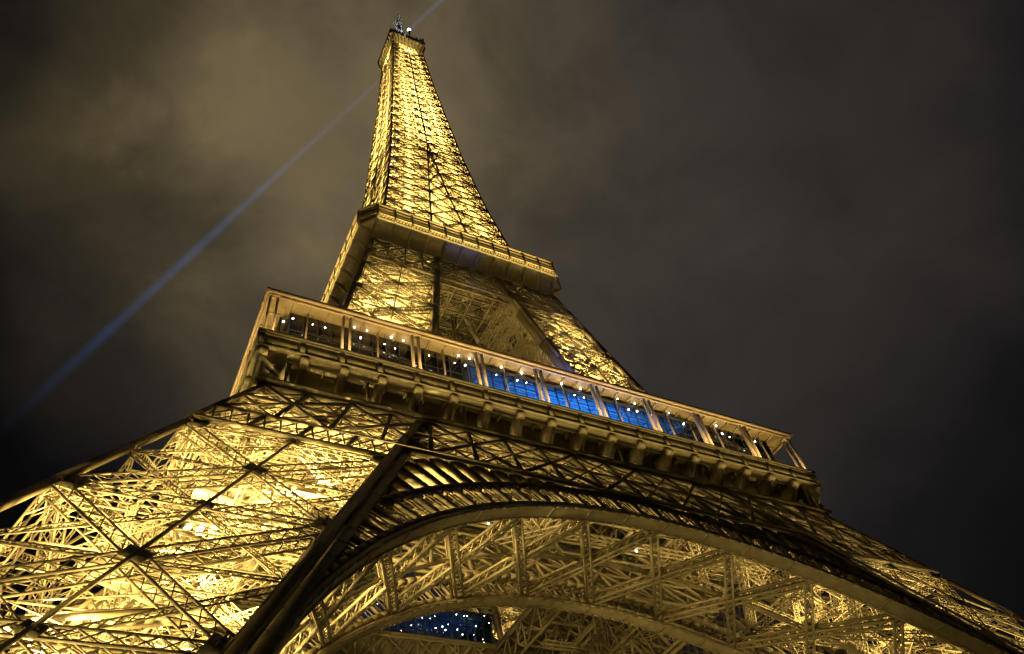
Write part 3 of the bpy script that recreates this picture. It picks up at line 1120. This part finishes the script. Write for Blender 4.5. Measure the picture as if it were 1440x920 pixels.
# ------------------------------------------------------------------ white lamps in the front gallery
lamp_mb = MB()
lamp_mb.ball((0, 0, 0), .085, 8, 5)
lamp_me = lamp_mb.mesh('lamp', LAMP)
rod_mb = MB()
rod_mb.bar((0, 0, .15), (0, 0, 1.0), .03, .03, (0, 1, 0))
rod_me = rod_mb.mesh('rod', DARK)
PX = [(-33.4, 61.5), (-32.5, 62.4), (-30.4, 62.3), (-29.1, 62.3), (-25.9, 63.7), (-24.5, 63.7), (-21.7, 63.7), (-20.3, 63.7), (-25.2, 62.2), (-22.5, 62.2), (-21.3, 62.0), (-17.3, 62.3), (-13.6, 63.7), (-12.2, 63.7), (-14.2, 62.2), (-12.9, 62.3), (-8.1, 63.7), (-9.0, 62.1), (-5.4, 63.7), (-6.3, 62.1), (-5.1, 62.1), (0.0, 63.7), (2.7, 63.7), (1.5, 62.2), (2.8, 62.2), (5.4, 62.2), (8.1, 63.7), (10.7, 63.7), (9.3, 62.2), (10.6, 62.3), (12.7, 62.3), (16.0, 63.7), (17.8, 62.3), (20.6, 62.1), (23.7, 63.7), (24.1, 62.4), (25.2, 62.1), (28.3, 62.3), (29.8, 62.6)]
ORD = ['first', 'second', 'third', 'fourth', 'fifth', 'sixth', 'seventh', 'eighth', 'ninth']
byb = {}
for x, z in sorted(PX):
    b = min(8, max(0, int((x+G1-.75)/((2*G1-1.5)/9))))
    byb.setdefault((b, z > 63), []).append((x, z))
for (b, hi), L in byb.items():
    names = {1: ['only'], 2: ['left', 'right'], 3: ['left', 'middle', 'right'], 4: ['leftmost', 'second', 'third', 'rightmost']}[len(L)]
    for (x, z), nm in zip(L, names):
        o = empty('gallery_lamp', (x, -34.1, z))
        tag(o, f"small white lamp, {nm} one of the {'upper' if hi else 'lower'} row in the {ORD[b]} gallery bay from left", 'lamp', 'white lamps in the first floor gallery')
        for nmm, me in (('bulb', lamp_me), ('rod', rod_me)):
            c = bpy.data.objects.new(nmm, me)
            col.objects.link(c)
            c.parent = o
            if nmm == 'bulb':
                k_ = random.choice((.7, .85, 1.0, 1.15))
                c.scale = (k_, k_, k_*random.choice((1.0, 1.5)))
            else:
                c.scale.z = max(.2, (ROOF-z-.15)/.85)
for (x, y, z), lab in (((-6.5, -23.2, 50), 'white work lamp under the first floor, left one above the arch crown'),
                       ((2.6, -23.3, 50), 'white work lamp under the first floor, middle one above the arch crown'),
                       ((13.3, -23.2, 50), 'white work lamp under the first floor, right one above the arch crown'),
                       ((17.1, -18.5, 50), 'dimmer white work lamp deep under the first floor on the right')):
    o = empty('work_lamp', (x, y, z))
    tag(o, lab, 'lamp', 'work lamps under the first floor')
    c = bpy.data.objects.new('bulb', lamp_me)
    col.objects.link(c)
    c.parent = o
    c.scale = (1.3, 1.3, 1.3)
    c = bpy.data.objects.new('rod', rod_me)
    col.objects.link(c)
    c.parent = o
    c.scale.z = 2.4
# string of small lights along the far rim of the central void
fm = MB()
fm.ball((0, 0, 0), .08, 6, 4)
fm_me = fm.mesh('bulb', LAMP)
for i in range(44):
    x = -13+i*26/43+random.uniform(-.25, .25)
    z = random.choice([58.2, 59.4, 60.6, 61.6, 62.4])+random.uniform(-.3, .3)
    o = bpy.data.objects.new('fairy_light', fm_me)
    col.objects.link(o)
    o.location = (x, 14.3+random.uniform(-.4, .3), z)
    o.scale = [random.choice((.45, .6, .8, 1.0))]*3
    tag(o, 'tiny white light in front of the blue glass pavilion across the void', 'fairy light', 'tiny lights across the void')

# ------------------------------------------------------------------ floodlights
GOLD = (1.0, 0.78, 0.25)
def spot(p, d, power, angle=130, blend=.6, color=GOLD, size=.3):
    l = bpy.data.lights.new('floodlight', 'SPOT')
    l.energy = power
    l.color = color
    l.spot_size = R(angle)
    l.spot_blend = blend
    l.shadow_soft_size = size
    o = bpy.data.objects.new('floodlight', l)
    col.objects.link(o)
    o.location = Vector(p)
    o.rotation_euler = Vector(d).to_track_quat('-Z', 'Y').to_euler()
    return o

def four(p, d, power, ks=(0, 1, 2, 3), **kw):
    for k in ks:
        rot = Matrix.Rotation(k*math.pi/2, 3, 'Z')
        spot(rot@Vector(p), rot@Vector(d), power, **kw)

def bank(p, d, size, power, color=GOLD, size_y=None, spread=180):
    """a bank of floodlights, shining along d"""
    l = bpy.data.lights.new('floodlight_bank', 'AREA')
    l.energy = power
    l.color = color
    l.shape = 'RECTANGLE'
    l.size = size
    l.size_y = size_y or size
    l.spread = R(spread)
    o = bpy.data.objects.new('floodlight_bank', l)
    col.objects.link(o)
    o.location = Vector(p)
    z = -unit(np.array(d, float))
    x = unit(V3(1, 0, 0)-z*z[0])
    o.rotation_euler = Matrix(np.array([x, np.cross(z, x), z]).T.tolist()).to_euler()
    return o
for k, g in ((0, .50), (1, .37), (2, .30), (3, .32)):
    rot = Matrix.Rotation(k*math.pi/2, 3, 'Z')
    # wide banks fill the inside of the leg, narrow ones throw their light up along it
    near = k < 2
    for z, pw in ((4, 1.5), (14, 1.7), (24, 2.0), (34, 2.0), (42, 1.4)) if near else ((8, 3.5), (28, 4.5)):
        bank(rot@Vector(mid1(z, .5, .5)), rot@Vector(mid1(z+8, .5, .5)-mid1(z, .5, .5)), 10.0, pw*2400*g)
    for z, pw in ((1.5, 3.0), (11, 3.0), (21, 3.2), (31, 3.0), (39, 2.2)) if near else ((4, 5), (27, 5)):
        bank(rot@Vector(mid1(z, .5, .5)), rot@Vector(mid1(z+8, .5, .5)-mid1(z, .5, .5)), 13.0, pw*1500*g, spread=55)
    gu, gf = (2.5, 1.0, .2, .2)[k], (.5, .15, .14, .14)[k]
    for z, pw in ((60, 2.0), (71, 1.8), (82, 1.6), (93, 1.3)) if near else ((62, 3.5), (84, 3)):
        u, v, sz = (.28, .25, 5.0) if k == 1 else (.5, .5, 9.0)
        d = rot@Vector(mid2(z+8, u, v)-mid2(z, u, v))
        bank(rot@Vector(mid2(z, u, v)), d, 5.0, pw*4500*gf)
        bank(rot@Vector(mid2(z-1, u, v)), d, sz, pw*1800*gu, spread=60)
for z in (117, 125, 133, 142, 152, 163):
    a = (H(z)+I(z))/2
    for k in range(4) if z < 130 else ():
        bank(Matrix.Rotation(k*math.pi/2, 3, 'Z')@Vector((-a, -a, z)), (0, 0, 1), 3.0, 14000)
    if z > 130:
        bank((0, 0, z), (0, 0, 1), 2*H(z)*.8, 62000*(H(z)/12)**2)
for z in np.arange(174, 272, 8.5):
    bank((0, 0, z), (0, 0, 1), H(z)*1.3, 42000*(H(z)/7.5)**2)
for z, u, v in ((6, .35, .6), (13, .7, .4), (20, .35, .35), (24, .7, .7), (30, .45, .5), (36, .7, .3)):   # single projectors in the near leg
    spot(mid1(z, u, v), mid1(z+8, .5, .5)-mid1(z, .5, .5), 26000, angle=140, blend=.7, size=.2)
# added unseen strips floating off the belt's ledge, grazing the frieze, front and left
for p, d, sx, sy in (((0, -36.6, 51.6), (0, .02, 1), 68, .25), ((-36.6, 0, 51.6), (.02, 0, 1), .25, 68)):
    bank(p, d, sx, 680, size_y=sy, spread=58)
for p, sx, sy in (((0, -G2-.7, 112.05), 36, .25), ((-G2-.7, 0, 112.05), .25, 36)):  # added unseen strips, lighting the band of the second platform
    bank(p, (0, 0, 1), sx, 1100, size_y=sy, spread=70)
# added unseen orange strip along the cornice, washing the gallery posts
for p, d, sx, sy in (((0, -G1-.34, 57.6), (0, .12, 1), 70, .12), ((-G1-.34, 0, 57.6), (.12, 0, 1), .12, 70)):
    bank(p, d, sx, 1900, size_y=sy, spread=130, color=(1.0, .70, .30))
for p, sx, sy in (((0, -G1+1.1, 57.8), 68, .2), ((-G1+1.1, 0, 57.8), .2, 68)):  # added strips brightening the gallery ceiling
    bank(p, (0, 0, 1), sx, 700, size_y=sy)
# added floodlights on the gallery roof, brightening the second platform's edge
for i in range(3):
    x = -17+i*17
    p = V3(x, -G1+1.5, ROOF+.6)
    four(p, V3(x*.85, -G2+1.5, 116)-p, 10000, ks=(0, 3), angle=24, blend=.9)
# summit platform
four((0, -H(262)-.8, 262), (0, -.02, 1), 14000, ks=(0, 3), angle=100)
# plaza floodlights under the tower
for p, q, pw, an in (((-33.5, -45, 8), (0, -33, 41), 8, 55), ((33.5, -45, 8), (4, -33, 41), 2, 50), ((-4, -42, 1), (0, -36, 40), 2, 110)):
    spot(p, Vector(q)-Vector(p), pw*1000, angle=an)
for x, y, pw in ((-14, -30, 1100), (0, -30, 700), (14, -30, 500), (-27, -12, 350), (0, 20, 200)):   # added banks in mid-air, brightening the underside of the first floor
    bank((x, y, 45.5), (0, 0, 1), 5.0, pw)
for x, tx in ((-31.5, -20), (-29.5, -10)):            # added spots in the left leg, brightening the arcade openings
    spot((x, -36.5, 37.5), V3(tx, -39.5, 43.5)-V3(x, -36.5, 37.5), 14000, angle=75)
# blue light in the pavilions and on the iron above
for x, pw in ((-9.5, 300), (-3, 850), (3.5, 1050), (10, 740), (16, 240)):   # blue light banks inside the front pavilion
    bank((x, -31.0, 57.8), (0, -.05, 1), 6.2, pw, size_y=3.0, color=(.0, .38, 1.0))
for x in (-9, 0, 9):
    spot((x, 17.5, 58.2), (0, -.1, 1), 130, angle=160, color=(.03, .16, 1.0), size=.2)
spot((3, -28, 63.7), V3(-1, -20, 114)-V3(3, -28, 63.7), 16000, angle=10, color=(.10, .22, 1.0), blend=.8)  # added narrow spots standing in for pavilion light on the iron
spot((7, -31, 63.7), V3(11.8, -25.2, 77)-V3(7, -31, 63.7), 20000, angle=32, color=(.16, .22, 1.0), blend=.9)
spot((3, -30, 63.7), V3(10.6, -24, 83)-V3(3, -30, 63.7), 12000, angle=18, color=(.16, .22, 1.0), blend=.9)
spot((-4.6, -5.5, 283), (.5, .5, 1.6), 20000, angle=60, color=(.95, .97, 1.0))

# ------------------------------------------------------------------ searchlight beams
def beam_mat(strength, near):
    m = bpy.data.materials.new('beam_glow')
    m.use_nodes = True
    n, l = m.node_tree.nodes, m.node_tree.links
    n.clear()
    out = n.new('ShaderNodeOutputMaterial')
    em = n.new('ShaderNodeEmission')  # the cone's volume glows by itself, in place of mist lit by the searchlight
    em.inputs[0].default_value = (0.07, 0.35, 1.0, 1)
    tc = n.new('ShaderNodeTexCoord')
    sp = n.new('ShaderNodeSeparateXYZ')
    l.new(tc.outputs['Object'], sp.inputs[0])
    # emission thins out as the cone widens: strength / radius^2 at a distance z from the lamp
    ra = n.new('ShaderNodeMath'); ra.operation = 'MULTIPLY_ADD'
    l.new(sp.outputs['Z'], ra.inputs[0]); ra.inputs[1].default_value = BEAM_K; ra.inputs[2].default_value = BEAM_R
    pw = n.new('ShaderNodeMath'); pw.operation = 'POWER'
    l.new(ra.outputs[0], pw.inputs[0]); pw.inputs[1].default_value = 1.45
    dv = n.new('ShaderNodeMath'); dv.operation = 'DIVIDE'
    dv.inputs[0].default_value = strength
    l.new(pw.outputs[0], dv.inputs[1])
    # and is densest along the middle of the beam
    xy = n.new('ShaderNodeVectorMath'); xy.operation = 'MULTIPLY'
    l.new(tc.outputs['Object'], xy.inputs[0]); xy.inputs[1].default_value = (1, 1, 0)
    le = n.new('ShaderNodeVectorMath'); le.operation = 'LENGTH'
    l.new(xy.outputs[0], le.inputs[0])
    rr = n.new('ShaderNodeMath'); rr.operation = 'DIVIDE'
    l.new(le.outputs['Value'], rr.inputs[0]); l.new(ra.outputs[0], rr.inputs[1])
    iv = n.new('ShaderNodeMath'); iv.operation = 'SUBTRACT'; iv.use_clamp = True
    iv.inputs[0].default_value = 1.0; l.new(rr.outputs[0], iv.inputs[1])
    mu = n.new('ShaderNodeMath'); mu.operation = 'MULTIPLY'
    l.new(dv.outputs[0], mu.inputs[0]); l.new(iv.outputs[0], mu.inputs[1])
    # glow made uneven along the beam, to look like patchy mist
    tn = n.new('ShaderNodeTexNoise'); tn.inputs['Scale'].default_value = 0.045; tn.inputs['Detail'].default_value = 4
    l.new(tc.outputs['Object'], tn.inputs['Vector'])
    zr = n.new('ShaderNodeMath'); zr.operation = 'DIVIDE'
    l.new(sp.outputs['Z'], zr.inputs[0]); zr.inputs[1].default_value = 320
    cr = n.new('ShaderNodeValToRGB')
    els = cr.color_ramp.elements
    for p_, v_ in ((0.0, near), (.18, (near+1)/2), (.36, 1.0), (.52, .8), (.68, .34), (.82, .06), (1.0, .0)):
        e_ = els.new(p_) if 0 < p_ < 1 else els[0 if p_ == 0 else len(els)-1]
        e_.color = (v_, v_, v_, 1)
    l.new(zr.outputs[0], cr.inputs[0])
    m2 = n.new('ShaderNodeMath'); m2.operation = 'MULTIPLY'
    l.new(mu.outputs[0], m2.inputs[0]); l.new(cr.outputs[0], m2.inputs[1])
    tr_ = n.new('ShaderNodeMapRange')
    l.new(tn.outputs['Fac'], tr_.inputs[0])
    tr_.inputs[1].default_value = .3; tr_.inputs[2].default_value = .7
    tr_.inputs[3].default_value = .55; tr_.inputs[4].default_value = 1.4
    m3 = n.new('ShaderNodeMath'); m3.operation = 'MULTIPLY'
    l.new(m2.outputs[0], m3.inputs[0]); l.new(tr_.outputs[0], m3.inputs[1])
    l.new(m3.outputs[0], em.inputs[1])
    l.new(em.outputs[0], out.inputs['Volume'])
    return m
BEAM_R, BEAM_K = 0.9, 0.0145
def beam(origin, direction, length, label, near):
    m = MB()
    m.tube((0, 0, 0), (0, 0, length), BEAM_R, BEAM_R+BEAM_K*length, 32)
    o = m.link('light_beam', beam_mat(.092, near))
    o.location = origin
    o.rotation_euler = Vector(direction).to_track_quat('Z', 'Y').to_euler()
    tag(o, label, 'light beam')
    return o
bdir = V3(-.4252, .9051, 0)
beam(BEAC[1]+bdir*1.2, bdir, 520, 'long blue searchlight beam running from behind the spire down to the left', .35)
beam(BEAC[0]-bdir*1.2, -bdir+V3(0, 0, 0), 260, 'short blue searchlight beam leaving the summit towards the upper right', .8)
